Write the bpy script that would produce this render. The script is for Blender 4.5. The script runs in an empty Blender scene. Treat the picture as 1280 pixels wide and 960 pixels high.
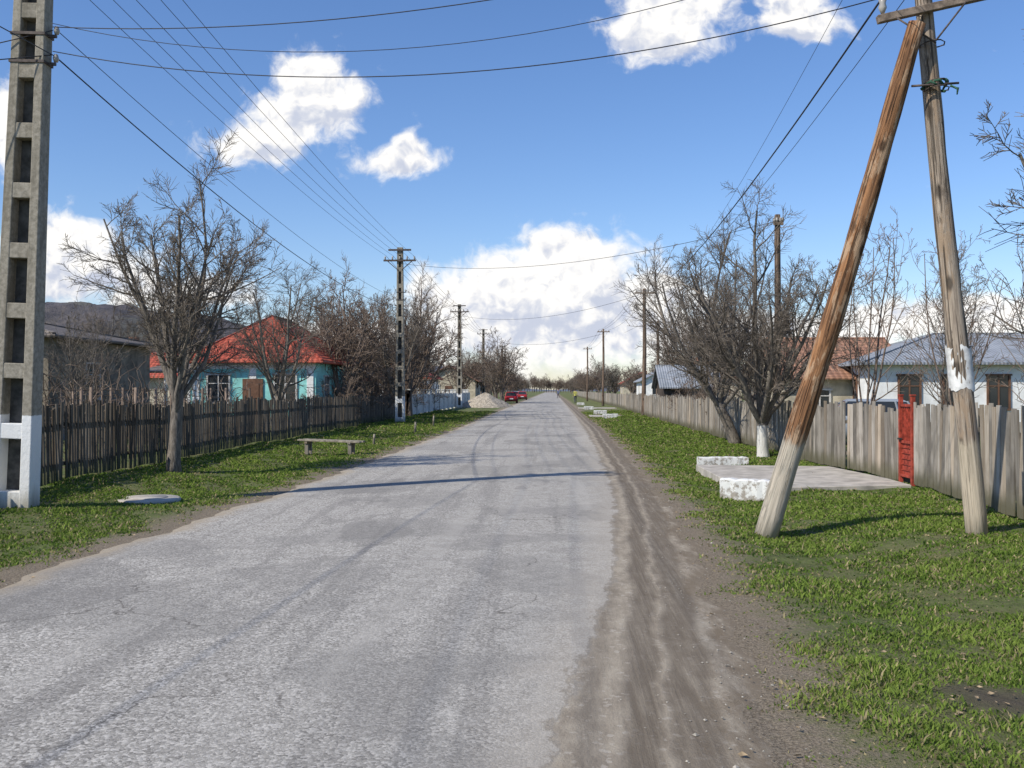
import bpy, math, random
import numpy as np
from mathutils import Vector, Matrix, noise as mnoise
rnd=random.Random(7)
S=bpy.context.scene
COL=S.collection

# ---------------------------------------------------------------- helpers: nodes
class NT:
    def __init__(s,tree): s.t=tree; s.N=tree.nodes; s.L=tree.links
    def n(s,typ,**k):
        x=s.N.new(typ)
        for a,b in k.items(): setattr(x,a,b)
        return x
    def set(s,sock,v):
        if isinstance(v,bpy.types.NodeSocket): s.L.new(v,sock)
        else:
            if isinstance(v,(tuple,list)) and len(v)==3 and sock.type=='RGBA': v=(*v,1)
            sock.default_value=v
    def m(s,op,a,b=0.0,c=None,clamp=False):
        x=s.n('ShaderNodeMath',operation=op); x.use_clamp=clamp
        s.set(x.inputs[0],a); s.set(x.inputs[1],b)
        if c is not None: s.set(x.inputs[2],c)
        return x.outputs[0]
    def vm(s,op,a,b=(0,0,0),c=None):
        x=s.n('ShaderNodeVectorMath',operation=op); s.set(x.inputs[0],a)
        if op=='SCALE': s.set(x.inputs[3],b)
        else: s.set(x.inputs[1],b)
        if c is not None: s.set(x.inputs[2],c)
        return x.outputs[1] if op in('LENGTH','DISTANCE','DOT_PRODUCT') else x.outputs[0]
    def noise(s,vec,scale,detail=4,rough=.55,dist=0):
        x=s.n('ShaderNodeTexNoise'); s.L.new(vec,x.inputs['Vector'])
        x.inputs['Scale'].default_value=scale; x.inputs['Detail'].default_value=detail
        x.inputs['Roughness'].default_value=rough; x.inputs['Distortion'].default_value=dist
        return x.outputs[0]
    def vor(s,vec,scale,feature='F1'):
        x=s.n('ShaderNodeTexVoronoi',feature=feature); s.L.new(vec,x.inputs['Vector']); x.inputs['Scale'].default_value=scale
        return x
    def ss(s,v,a,b):
        x=s.n('ShaderNodeMapRange',interpolation_type='SMOOTHSTEP')
        s.set(x.inputs[0],v); x.inputs[1].default_value=a; x.inputs[2].default_value=b
        return x.outputs[0]
    def mr(s,v,a,b,c,d):
        x=s.n('ShaderNodeMapRange'); s.set(x.inputs[0],v)
        for i,q in enumerate((a,b,c,d)): x.inputs[i+1].default_value=q
        return x.outputs[0]
    def mix(s,f,a,b,blend='MIX'):
        x=s.n('ShaderNodeMix',data_type='RGBA',blend_type=blend)
        s.set(x.inputs[0],f); s.set(x.inputs[6],a); s.set(x.inputs[7],b)
        return x.outputs[2]
    def attr(s,name):
        return s.n('ShaderNodeAttribute',attribute_name=name)
    def obj(s): return s.n('ShaderNodeTexCoord').outputs['Object']
    def scale(s,vec,sc): return s.vm('MULTIPLY',vec,sc)
    def sep(s,vec):
        x=s.n('ShaderNodeSeparateXYZ'); s.L.new(vec,x.inputs[0]); return x.outputs
    def bump(s,h,st=.5,d=.01):
        x=s.n('ShaderNodeBump'); s.L.new(h,x.inputs['Height']); x.inputs['Strength'].default_value=st; x.inputs['Distance'].default_value=d
        return x.outputs[0]

def mat(name):
    m=bpy.data.materials.new(name); m.use_nodes=True
    t=NT(m.node_tree); b=m.node_tree.nodes['Principled BSDF']
    b.inputs['Roughness'].default_value=.85
    b.inputs['Specular IOR Level'].default_value=.25
    return m,t,b

def simple(name,c,rough=.7,var=.15,scale=6,bump=.0,spec=.25,metal=0):
    m,t,b=mat(name); o=t.obj()
    n=t.noise(o,scale,5,.6)
    c2=tuple(x*(1-var*1.6) for x in c); c1=tuple(min(1,x*(1+var)) for x in c)
    t.set(b.inputs['Base Color'],t.mix(t.ss(n,.3,.7),c2,c1))
    b.inputs['Roughness'].default_value=rough; b.inputs['Specular IOR Level'].default_value=spec; b.inputs['Metallic'].default_value=metal
    if bump: t.set(b.inputs['Normal'],t.bump(t.noise(o,scale*6,4),bump,.01))
    return m

def wood(name,c1,c2,zs=1.2,xs=28,dirt=None):
    m,t,b=mat(name); o=t.obj(); r=t.attr('rnd').outputs['Fac']
    off=t.n('ShaderNodeCombineXYZ'); t.set(off.inputs[0],t.m('MULTIPLY',r,37.)); t.set(off.inputs[2],t.m('MULTIPLY',r,91.))
    p=t.vm('ADD',t.scale(o,(xs,xs,zs)),off.outputs[0])
    g=t.noise(p,1.,6,.65,.6)
    l=t.noise(t.vm('ADD',o,off.outputs[0]),1.3,4,.6)
    c=t.mix(t.ss(g,.3,.7),c1,c2)
    c=t.mix(t.m('MULTIPLY',t.ss(l,.45,.7),.6),c,tuple(x*.45 for x in c1))
    warm=t.m('FRACT',t.m('MULTIPLY',r,17.3)); c=t.mix(t.m('MULTIPLY',t.ss(warm,.7,.95),.4),c,(c2[0]*1.0,c2[1]*.82,c2[2]*.62))
    v=t.mr(r,0,1,.5,1.45)
    c=t.mix(1.,c,t.vm('SCALE',(1,1,1),v),'MULTIPLY')
    if dirt:
        z=t.sep(o)[2]; c=t.mix(t.ss(t.m('ADD',z,t.m('MULTIPLY',l,-.4)),.25,-.1),c,dirt)
    t.set(b.inputs['Base Color'],c); t.set(b.inputs['Normal'],t.bump(g,.5,.008))
    return m

# ---------------------------------------------------------------- helpers: mesh
class MB:
    def __init__(s): s.v=[]; s.f=[]; s.mi=[]; s.r=[]; s.sm=[]
    def add(s,vs,fs,mi=0,r=None,sm=False):
        o=len(s.v); s.v+=[tuple(v) for v in vs]; r=rnd.random() if r is None else r
        s.r+=[r]*len(vs); s.f+=[tuple(i+o for i in f) for f in fs]; s.mi+=[mi]*len(fs); s.sm+=[sm]*len(fs)
    def box(s,c,size,rot=(0,0,0),mi=0,r=None,top=1.0):
        x,y,z=[q/2 for q in size]
        M=Matrix.Rotation(rot[2],3,'Z')@Matrix.Rotation(rot[1],3,'Y')@Matrix.Rotation(rot[0],3,'X')
        vs=[]
        for k in(-1,1):
            f=top if k>0 else 1
            for a,b in((-1,-1),(1,-1),(1,1),(-1,1)): vs.append(M@Vector((a*x*f,b*y*f,k*z))+Vector(c))
        s.add(vs,[(3,2,1,0),(4,5,6,7),(0,1,5,4),(1,2,6,5),(2,3,7,6),(3,0,4,7)],mi,r)
    def beam(s,a,b,w,h,mi=0,r=None):
        a=Vector(a);b=Vector(b);d=(b-a); L=d.length; d.normalize()
        q=d.to_track_quat('Y','Z').to_matrix(); c=(a+b)/2; vs=[]
        for k in(-1,1):
            for p,o in((-1,-1),(1,-1),(1,1),(-1,1)): vs.append(q@Vector((p*w/2,o*L/2,k*h/2))+c)
        s.add(vs,[(3,2,1,0),(4,5,6,7),(0,1,5,4),(1,2,6,5),(2,3,7,6),(3,0,4,7)],mi,r)
    def tube(s,pts,rad,n=8,mi=0,cap=True,r=None,jit=0):
        pts=[Vector(p) for p in pts]; vs=[];fs=[]
        for i,p in enumerate(pts):
            d=(pts[min(i+1,len(pts)-1)]-pts[max(i-1,0)]).normalized()
            ref=Vector((1,0,0)) if abs(d.x)<.8 else Vector((0,1,0))
            a=d.cross(ref).normalized(); b=d.cross(a)
            for k in range(n):
                t=2*math.pi*k/n; R=rad[i]*(1+(rnd.uniform(-jit,jit) if jit else 0))
                vs.append(p+a*math.cos(t)*R+b*math.sin(t)*R)
        for i in range(len(pts)-1):
            for k in range(n):
                k2=(k+1)%n; fs.append((i*n+k,i*n+k2,(i+1)*n+k2,(i+1)*n+k))
        if cap: fs.append(tuple(range(n))[::-1]); fs.append(tuple((len(pts)-1)*n+k for k in range(n)))
        s.add(vs,fs,mi,r,True)
    def loft(s,rings,mi=0,sm=False,cap=True):
        n=len(rings[0]); vs=[p for r in rings for p in r]; fs=[]
        for i in range(len(rings)-1):
            for k in range(n):
                k2=(k+1)%n; fs.append((i*n+k,i*n+k2,(i+1)*n+k2,(i+1)*n+k))
        if cap: fs.append(tuple(range(n))[::-1]); fs.append(tuple((len(rings)-1)*n+k for k in range(n)))
        s.add(vs,fs,mi,None,sm)
    def mesh(s,name,mats):
        m=bpy.data.meshes.new(name); m.from_pydata(s.v,[],s.f)
        for q in mats: m.materials.append(q)
        m.polygons.foreach_set('material_index',s.mi); m.polygons.foreach_set('use_smooth',s.sm)
        a=m.attributes.new('rnd','FLOAT','POINT'); a.data.foreach_set('value',s.r)
        m.update(); return m
    def ob(s,name,mats,loc=(0,0,0),rot=(0,0,0),parent=None,bevel=0,col=None):
        m=s.mesh(name,mats if isinstance(mats,(list,tuple)) else [mats])
        return put(name,m,loc,rot,parent,bevel,col)
def put(name,m,loc=(0,0,0),rot=(0,0,0),parent=None,bevel=0,col=None,scale=None):
    o=bpy.data.objects.new(name,m); (col or COL).objects.link(o)
    o.location=loc; o.rotation_euler=rot
    if scale: o.scale=(scale,)*3 if not isinstance(scale,tuple) else scale
    if parent: o.parent=parent
    if bevel:
        b=o.modifiers.new('b','BEVEL'); b.width=bevel; b.segments=2; b.limit_method='ANGLE'
    return o
def empty(name,loc=(0,0,0),rot=(0,0,0)):
    o=bpy.data.objects.new(name,None); COL.objects.link(o); o.location=loc; o.rotation_euler=rot; o.empty_display_size=.2
    return o

# ---------------------------------------------------------------- layout
def itp(y,pts): 
    return np.interp(y,[p[0] for p in pts],[p[1] for p in pts])
def wob(y,s=0): return .05*np.sin(y*1.7+s)+.04*np.sin(y*3.9+1.3*s)+.03*np.sin(y*8.3+s*2)+.02*np.sin(y*17.1+s)
def xl(y): return itp(y,[(-12,-5.1),(4,-5.0),(8.6,-4.9),(15.7,-4.55),(22,-4.4),(38,-4.2),(80,-4.3),(700,-4.3)])+wob(np.asarray(y,float),.7)
def xr(y): return itp(y,[(-12,.8),(4.3,1.1),(7.5,1.36),(10,1.52),(13.3,1.75),(24.6,2.05),(42,2.2),(700,2.2)])+wob(np.asarray(y,float),3.)*1.2
def xa(y): return itp(y,[(-12,-.4),(4.3,-.02),(5.5,.1),(7.2,.36),(9.6,.62),(15.3,1.0),(28,1.28),(60,1.5),(700,2.0)])
def xt(y): return itp(y,[(-12,.1),(4.3,.42),(7.5,.7),(13.3,1.18),(20,1.42),(40,1.75),(700,2.)])
def sstep(t): t=np.clip(t,0,1); return t*t*(3-2*t)
def fb(x,y):
    return (np.sin(x*1.3+.7*y)+np.sin(y*1.1-.6*x+2)+.6*np.sin(x*3.1+y*2.3+1)+.6*np.sin(y*3.7-x*2.1)+.35*np.sin(x*7.3+1.+y*5.)+.35*np.sin(y*8.1-x*6.+3))
def gh(x,y):
    x=np.asarray(x,float); y=np.asarray(y,float)
    d=np.maximum(np.maximum(xl(y)-x,x-xr(y)),0)
    s=sstep(d/.9)
    z=-.02+s*(.03+.016*fb(x,y))
    z=z-.10*np.exp(-((x-3.0)/.8)**2)*sstep((y-3)/3)*s - .10*np.exp(-((x+6.2)/.9)**2)*s
    return z
def gz(x,y): return float(gh(x,y))

# ---------------------------------------------------------------- world
def world():
    w=bpy.data.worlds.new('sky'); S.world=w; w.use_nodes=True
    t=NT(w.node_tree); t.N.clear()
    out=t.n('ShaderNodeOutputWorld'); bg=t.n('ShaderNodeBackground'); t.L.new(bg.outputs[0],out.inputs[0]); bg.inputs[1].default_value=.115
    sky=t.n('ShaderNodeTexSky',sky_type='NISHITA'); sky.sun_disc=False
    sky.sun_elevation=math.radians(42); sky.sun_rotation=math.radians(233)
    sky.air_density=1.1; sky.dust_density=.3; sky.ozone_density=3.0; sky.altitude=100
    d=t.n('ShaderNodeTexCoord').outputs['Generated']; x,y,z=t.sep(d)
    yy=t.m('MAXIMUM',y,.05)
    cb=t.n('ShaderNodeCombineXYZ'); t.set(cb.inputs[0],t.m('DIVIDE',x,yy)); t.set(cb.inputs[1],t.m('DIVIDE',z,yy)); p=cb.outputs[0]
    nz=t.n('ShaderNodeTexNoise'); t.L.new(p,nz.inputs['Vector']); nz.inputs['Scale'].default_value=24; nz.inputs['Detail'].default_value=2
    pd=t.vm('ADD',p,t.vm('SCALE',t.vm('SUBTRACT',nz.outputs[1],(.5,.5,.5)),.028))
    lobes=[(-.045,.108,.068,.040),(.038,.112,.065,.044),(-.085,.090,.065,.038),(.085,.08,.075,.045),(0,.075,.15,.055),(.0,.136,.050,.030),(.034,.138,.038,.026),
      (-.255,.322,.036,.034),(-.24,.30,.042,.034),(-.275,.288,.045,.028),(-.31,.26,.05,.022),
      (-.16,.24,.038,.016),(-.15,.25,.022,.014),
      (.11,.37,.05,.03),(.13,.40,.055,.04),(.255,.39,.035,.026),(.25,.375,.045,.016),
      (-.52,.155,.06,.030),(-.5,.125,.08,.03),(-.40,.10,.08,.018),(-.575,.28,.022,.05),
      (.40,.075,.13,.02),(.2,.055,.14,.025),(-.2,.05,.15,.02)]
    shadow=[(.02,.062,.11,.022),(.06,.095,.028,.016),(-.05,.080,.04,.013),(-.235,.285,.04,.016),(-.29,.25,.04,.011),(-.155,.232,.035,.008),(.12,.355,.05,.016),(.255,.368,.045,.011),(-.5,.115,.08,.016)]
    def dist(q,lb):
        cur=None
        for cx,cy,rx,ry in lb:
            dd=t.vm('MULTIPLY_ADD',q,(1/rx,1/ry,0),(-cx/rx,-cy/ry,0))
            l=t.vm('DOT_PRODUCT',dd,dd)
            cur=l if cur is None else t.m('SMOOTH_MIN',cur,l,.7)
        return cur
    n0=t.noise(pd,30,5,.6); n1=t.noise(t.vm('ADD',pd,(-.006,.010,0)),30,3,.6)
    f0=t.m('ADD',t.m('EXPONENT',t.m('MULTIPLY',dist(pd,lobes),-.8)),t.m('MULTIPLY',t.m('SUBTRACT',n0,.5),1.2))
    al=t.m('MULTIPLY',t.ss(f0,.22,.70),t.ss(y,.05,.3))
    rel=t.m('MULTIPLY',t.m('SUBTRACT',n0,n1),1.9)
    shd=t.m('MULTIPLY',t.m('EXPONENT',t.m('MULTIPLY',dist(pd,shadow),-.9)),.50)
    sh=t.ss(t.m('SUBTRACT',rel,shd),-.60,.05)
    cc=t.mix(sh,(5.3,5.7,6.8),(9.4,9.2,8.9))
    hs=t.n('ShaderNodeHueSaturation'); hs.inputs['Saturation'].default_value=1.12; t.L.new(sky.outputs[0],hs.inputs['Color'])
    skc=t.mix(1.,hs.outputs[0],(1.10,1.13,1.33),'MULTIPLY')
    c=t.mix(al,skc,cc)
    t.L.new(c,bg.inputs[0])
world()

el=math.radians(42); sd=Vector((-.8*math.cos(el),-.6*math.cos(el),math.sin(el)))
l=bpy.data.lights.new('sun','SUN'); l.energy=5.0; l.angle=math.radians(.5); l.color=(1,.94,.83)
lo=bpy.data.objects.new('sun',l); COL.objects.link(lo); lo.rotation_euler=sd.to_track_quat('Z','Y').to_euler(); lo.location=(-10,-8,20)

cam=bpy.data.cameras.new('camera'); co=bpy.data.objects.new('camera',cam); COL.objects.link(co); S.camera=co
co.location=(0,0,1.7); co.rotation_euler=(math.radians(90.334),0,math.radians(2.386)); cam.lens=33.75; cam.sensor_width=36; cam.clip_end=6000; cam.clip_start=.05
S.view_settings.view_transform='Standard'; S.view_settings.look='None'; S.view_settings.exposure=0

# ---------------------------------------------------------------- ground
def grid_mesh(name,X,Y,Z,attrs,mats):
    ny,nx=X.shape; v=np.stack([X,Y,Z],-1).reshape(-1,3)
    i=np.arange(ny*nx).reshape(ny,nx)
    f=np.stack([i[:-1,:-1],i[:-1,1:],i[1:,1:],i[1:,:-1]],-1).reshape(-1,4)
    m=bpy.data.meshes.new(name); m.vertices.add(len(v)); m.vertices.foreach_set('co',v.ravel())
    m.loops.add(f.size); m.loops.foreach_set('vertex_index',f.ravel().astype(np.int32))
    m.polygons.add(len(f)); m.polygons.foreach_set('loop_start',np.arange(0,f.size,4,dtype=np.int32)); 
    m.polygons.foreach_set('use_smooth',np.ones(len(f),bool))
    for k,a in attrs.items():
        at=m.attributes.new(k,'FLOAT','POINT'); at.data.foreach_set('value',a.ravel().astype(np.float32))
    m.materials.append(mats); m.update(calc_edges=True); m.validate()
    return put(name,m)
def ground_mat():
    m,t,b=mat('grass_soil'); o=t.obj(); d=t.attr('d_edge').outputs['Fac']; mud=t.attr('mud').outputs['Fac']
    n1=t.noise(o,.7,5,.6); n2=t.noise(o,9,6,.7); n3=t.noise(o,60,4,.7)
    g=t.mix(t.ss(n2,.35,.65),(.06,.09,.02),(.14,.175,.05)); g=t.mix(t.m('MULTIPLY',t.ss(n1,.42,.66),.6),g,(.19,.17,.08))
    g=t.mix(t.m('MULTIPLY',t.ss(n3,.45,.65),.65),g,(.18,.145,.09))
    e=t.m('ADD',d,t.m('MULTIPLY',t.m('SUBTRACT',n2,.5),1.0))
    br=t.mix(t.ss(n3,.35,.65),(.15,.118,.08),(.33,.27,.195))
    g=t.mix(t.ss(e,.75,.1),g,br)
    g=t.mix(mud,g,t.mix(n2,(.05,.04,.03),(.15,.12,.085)))
    t.set(b.inputs['Base Color'],g); b.inputs['Roughness'].default_value=.95
    t.set(b.inputs['Normal'],t.bump(t.m('ADD',n2,n3),.9,.03))
    return m
def mudf(x,y): 
    a=np.arctan2(y-5.45,x-2.5); r=1+.25*np.sin(3*a+1)+.15*np.sin(7*a)
    return np.exp(-((((x-2.5)/.40)**2+((y-5.45)/.30)**2)/r)**1.3)
xs=np.concatenate([-np.geomspace(2500,12,26)[:-1],np.arange(-12,12,.2),np.geomspace(12,2500,26)])
ys=np.concatenate([[-300,-60,-20],np.arange(-8,30,.2),np.arange(30,90,.8),np.geomspace(90,3500,40)])
X,Y=np.meshgrid(xs,ys); D=np.maximum(np.maximum(xl(Y)-X,X-xr(Y)),0)
near=np.clip(1-(np.hypot(X,Y)-60)/60,0,1)
grid_mesh('ground',X,Y,np.where(D>0,gh(X,Y)*near-.02*(1-near),-.03),{'d_edge':D,'mud':mudf(X,Y)},ground_mat())

def road_mat():
    m,t,b=mat('worn_asphalt'); o=t.obj(); da=t.attr('d_asph').outputs['Fac']; dt=t.attr('d_track').outputs['Fac']; de=t.attr('d_edge').outputs['Fac']; dl=t.attr('d_left').outputs['Fac']
    vo=t.vor(o,62); vo2=t.vor(o,150)
    st=t.sep(vo.outputs['Color'])[0]; st2=t.sep(vo2.outputs['Color'])[1]
    big=t.noise(o,.35,5,.6,.4); lon=t.noise(t.scale(o,(2.2,.10,1)),1,5,.6,.3); fine=t.noise(o,240,3,.7); mid=t.noise(o,5,6,.65)
    a=t.mix(t.ss(mid,.25,.75),(.27,.252,.222),(.375,.352,.312))
    ag=t.mr(t.ss(t.m('ADD',lon,t.m('MULTIPLY',dl,-.06)),.1,.45),0,1,.35,1)
    a=t.mix(t.m('MULTIPLY',t.m('MULTIPLY',t.ss(st,.62,.9),.75),ag),a,(.63,.595,.535))
    a=t.mix(t.m('MULTIPLY',t.m('MULTIPLY',t.ss(st,.32,.1),.7),ag),a,(.13,.12,.105))
    a=t.mix(t.m('MULTIPLY',t.ss(st2,.8,.95),.5),a,(.62,.58,.52))
    a=t.mix(t.m('MULTIPLY',t.ss(lon,.5,.64),.45),a,(.195,.182,.165))
    a=t.mix(t.m('MULTIPLY',t.ss(big,.50,.56),.40),a,(.21,.198,.18))
    a=t.mix(t.m('MULTIPLY',t.ss(lon,.46,.3),.35),a,(.47,.44,.39))
    pn=t.noise(t.scale(o,(.55,.22,1)),1,6,.55); a=t.mix(t.m('MULTIPLY',t.ss(pn,.58,.59),.35),a,(.17,.16,.146))
    dn=t.n('ShaderNodeTexNoise'); t.L.new(o,dn.inputs['Vector']); dn.inputs['Scale'].default_value=2.5; dn.inputs['Detail'].default_value=6
    wp=t.vm('ADD',t.scale(o,(1,.55,1)),t.vm('SCALE',dn.outputs[1],.7))
    cr=t.vor(wp,.42,'DISTANCE_TO_EDGE').outputs['Distance']
    ck=t.m('MULTIPLY',t.ss(cr,.006,.001),t.m('MULTIPLY',t.ss(t.noise(o,.5,3),.48,.58),.6))
    a=t.mix(ck,a,(.07,.06,.05))
    dm=t.noise(t.scale(o,(1.,.35,1)),7,6,.7)
    dr=t.mix(t.ss(dm,.3,.7),(.225,.185,.137),(.39,.335,.255)); 
    pb=t.vor(o,38); dr=t.mix(t.m('MULTIPLY',t.ss(t.sep(pb.outputs['Color'])[0],.90,.97),.6),dr,(.46,.41,.34))
    lonf=t.noise(t.scale(o,(26,.8,1)),1,4,.6)
    wv=t.m('MULTIPLY',t.m('SUBTRACT',t.noise(t.scale(o,(.2,.7,1)),1,4),.5),.28)
    def band(c,w,s):
        dd=t.m('ABSOLUTE',t.m('SUBTRACT',t.m('ADD',dt,wv),c)); return t.m('MULTIPLY',t.ss(dd,w+.06,w-.04),s)
    tr=t.m('MAXIMUM',t.m('MAXIMUM',band(.0,.085,.9),band(.27,.12,.8)),band(-.28,.05,.5))
    tr=t.m('MULTIPLY',tr,t.mr(lonf,.3,.6,.55,1.))
    dr=t.mix(tr,dr,(.125,.099,.071))
    e=t.m('ADD',da,t.m('MULTIPLY',t.m('SUBTRACT',t.noise(t.scale(o,(1,.5,1)),3.2,7,.7),.5),.6))
    k=t.m('MULTIPLY',t.ss(e,-.04,.05),t.mr(t.ss(de,.55,.9),0,1,1,.92))
    a=t.mix(t.m('MULTIPLY',t.ss(e,-.55,.0),.5),a,(.43,.38,.31))
    a=t.mix(t.m('MULTIPLY',t.ss(t.m('ADD',dl,t.m('MULTIPLY',t.m('SUBTRACT',dm,.5),.6)),.5,.05),.8),a,(.34,.28,.20))
    dr=t.mix(t.m('MULTIPLY',t.ss(t.m('ADD',de,t.m('MULTIPLY',t.m('SUBTRACT',dm,.5),.7)),.35,.05),.7),dr,(.17,.13,.085))
    edge=t.m('MULTIPLY',t.ss(t.m('ABSOLUTE',e),.03,.0),.35)
    c=t.mix(k,a,dr); c=t.mix(edge,c,(.13,.11,.085))
    t.set(b.inputs['Base Color'],c); b.inputs['Roughness'].default_value=.9
    h=t.m('ADD',t.m('MULTIPLY',vo.outputs['Distance'],-.6),t.m('ADD',fine,t.m('MULTIPLY',tr,-1.5)))
    t.set(b.inputs['Normal'],t.bump(h,.6,.008))
    return m
ry=np.concatenate([np.arange(-12,40,.12),np.arange(40,120,.6),np.geomspace(120,585,40)])
cols=np.linspace(0,1,30)
L=xl(ry)[:,None]; R=xr(ry)[:,None]; RX=L+(R-L)*cols; RY=np.repeat(ry[:,None],30,1)
crown=.02*(1-((cols-.45)/.55)**2)
RZ=np.repeat(np.maximum(crown,0)[None],len(ry),0)*1.0-.004
RZ[:,0]=RZ[:,-1]=-.035
grid_mesh('road',RX,RY,RZ,{'d_asph':RX-xa(RY),'d_track':RX-xt(RY),'d_edge':R-RX,'d_left':RX-L},road_mat())

# ---------------------------------------------------------------- grass blades
def grass(name,N,side,seed):
    g=np.random.default_rng(seed)
    y0,y1=(2.6,75) if side>0 else (6.,75)
    u=g.random(N); y=(y0**.35+(y1**.35-y0**.35)*u)**(1/.35)
    if side>0:
        a=xr(y)-.03; b_=np.minimum(6.4,.52*y+2.2)
    else:
        a=np.maximum(-9.0,-.6*y-2.0); b_=xl(y)+.03
    ok=b_>a; y=y[ok];a=a[ok];b_=b_[ok]
    x=a+(b_-a)*g.random(len(y))
    d=np.where(side>0,x-xr(y),xl(y)-x)
    cl=fb(x*2.3,y*2.3)/4; cl2=fb(x*6+9,y*6)/4; cl3=fb(x*.8+4,y*.8+1)/4
    p=np.clip((d-.02+cl2*.3+cl*.2)/.65,0,1)**1.2
    p=p*np.clip(.64+.6*cl+.4*cl2-.35*np.clip(cl3,0,1),.08,1)*(1-np.clip(mudf(x,y)*1.6,0,1))
    if side>0: p=np.where((x>3.15)&(x<6.2)&(y>16.6)&(y<21.2),0,p)
    k=g.random(len(y))<p; x=x[k];y=y[k];d=d[k];cl=cl[k];cl2=cl2[k];cl3=cl3[k]; n=len(x)
    h=(.012+.024*g.random(n))*(1+.85*np.clip(cl+.7*cl2,-.7,1.7))*np.clip(.45+d*.8,.45,1.); h*=np.where(g.random(n)<.03,1.9,1)
    w=(.0018+.0008*y)*(.7+.6*g.random(n)); h=h*(1+.012*y)
    az=g.random(n)*2*np.pi; ln=(.3+.9*g.random(n))*h; la=g.random(n)*2*np.pi
    z=gh(x,y)-.004
    cx,cy=np.cos(az)*w,np.sin(az)*w; lx,ly=np.cos(la)*ln,np.sin(la)*ln
    P=np.empty((n,5,3))
    P[:,0]=np.stack([x-cx,y-cy,z],1);P[:,1]=np.stack([x+cx,y+cy,z],1)
    P[:,2]=np.stack([x+cx*.75+lx*.35,y+cy*.75+ly*.35,z+h*.6],1);P[:,3]=np.stack([x-cx*.75+lx*.35,y-cy*.75+ly*.35,z+h*.6],1)
    P[:,4]=np.stack([x+lx,y+ly,z+h],1)
    m=bpy.data.meshes.new(name); m.vertices.add(n*5); m.vertices.foreach_set('co',P.ravel())
    base=np.arange(n)[:,None]*5
    q=np.concatenate([base+np.array([[0,1,2,3]]),base+np.array([[3,2,4]])],1).astype(np.int32)
    m.loops.add(q.size); m.loops.foreach_set('vertex_index',q.ravel())
    st=(np.arange(n)[:,None]*7+np.array([[0,4]])).ravel().astype(np.int32)
    m.polygons.add(n*2); m.polygons.foreach_set('loop_start',st)
    c1=np.array([.085,.15,.025]);c2=np.array([.215,.285,.062]);c3=np.array([.37,.31,.17])
    tt=np.clip(.5+.6*cl-.3*cl3+.22*g.standard_normal(n),0,1)[:,None]; c=c1*(1-tt)+c2*tt
    dry=(g.random(n)<(.11+.3*np.clip(1-d/.8,0,1)+.15*np.clip(cl3+.2,0,1)))[:,None]; c=np.where(dry,c3*(.6+.6*g.random((n,1))),c)
    C=np.ones((n,5,4)); C[:,:,:3]=c[:,None,:]
    at=m.attributes.new('Col','FLOAT_COLOR','POINT'); at.data.foreach_set('color',C.ravel())
    m.materials.append(GM); m.update(calc_edges=True); put(name,m)
GM=bpy.data.materials.new('grass_blade'); GM.use_nodes=True; t=NT(GM.node_tree); t.N.remove(t.N['Principled BSDF'])
df=t.n('ShaderNodeBsdfDiffuse'); tr=t.n('ShaderNodeBsdfTranslucent'); at_=t.attr('Col').outputs['Color']; t.set(df.inputs[0],at_); t.set(tr.inputs[0],at_); mx=t.n('ShaderNodeMixShader'); mx.inputs[0].default_value=.35
t.L.new(df.outputs[0],mx.inputs[1]); t.L.new(tr.outputs[0],mx.inputs[2]); t.L.new(mx.outputs[0],t.N['Material Output'].inputs[0])
grass('verge_grass',520000,1,1); grass('verge_grass.001',260000,-1,2)

# litter
mb=MB(); 
def leaf(x,y,s,z,R): mb.add([R@Vector(q)*s+Vector((x,y,z)) for q in((-1,0,0),(-.3,-.6,.15),(1,0,.1),(-.2,.6,.15),(0,0,-.12))],[(0,1,4),(1,2,4),(2,3,4),(3,0,4)],0)
for i in range(700):
    y=3.2+16*rnd.random()**1.6; x=float(xr(y))+rnd.uniform(-.25,4.2) if rnd.random()<.7 else float(xl(y))-rnd.uniform(-.2,3.5)
    leaf(x,y,rnd.uniform(.010,.026),gz(x,y)+rnd.uniform(.012,.03),Matrix.Rotation(rnd.uniform(0,6.3),3,'Z')@Matrix.Rotation(rnd.uniform(-.6,.6),3,'X'))
for i in range(70):
    x=2.5+rnd.gauss(0,.4); y=5.45+rnd.gauss(0,.35)
    leaf(x,y,rnd.uniform(.010,.024),gz(x,y)+rnd.uniform(.008,.02),Matrix.Rotation(rnd.uniform(0,6.3),3,'Z')@Matrix.Rotation(rnd.uniform(-.5,.5),3,'X'))
mb.ob('dry_leaves',simple('dry_leaf',(.28,.21,.13),.8,.5,8))
mb=MB()
for i in range(800):
    y=3.4+20*rnd.random()**1.7; q=rnd.random()
    x=float(xr(y))+rnd.gauss(-.15,.25) if q<.7 else float(xl(y))+rnd.gauss(.1,.15)
    s=rnd.uniform(.003,.010)*(1+ (rnd.random()<.05)); z=.004
    vs=[(x+s*rnd.uniform(.7,1.2)*a,y+s*rnd.uniform(.7,1.2)*b_,z+s*c*.6) for a,b_,c in((1,0,0),(0,1,0),(-1,0,0),(0,-1,0),(0,0,1),(0,0,-1))]
    mb.add(vs,[(0,1,4),(1,2,4),(2,3,4),(3,0,4),(1,0,5),(2,1,5),(3,2,5),(0,3,5)])
mb.ob('pebbles',simple('pebble',(.34,.31,.26),.8,.3,40))

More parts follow.
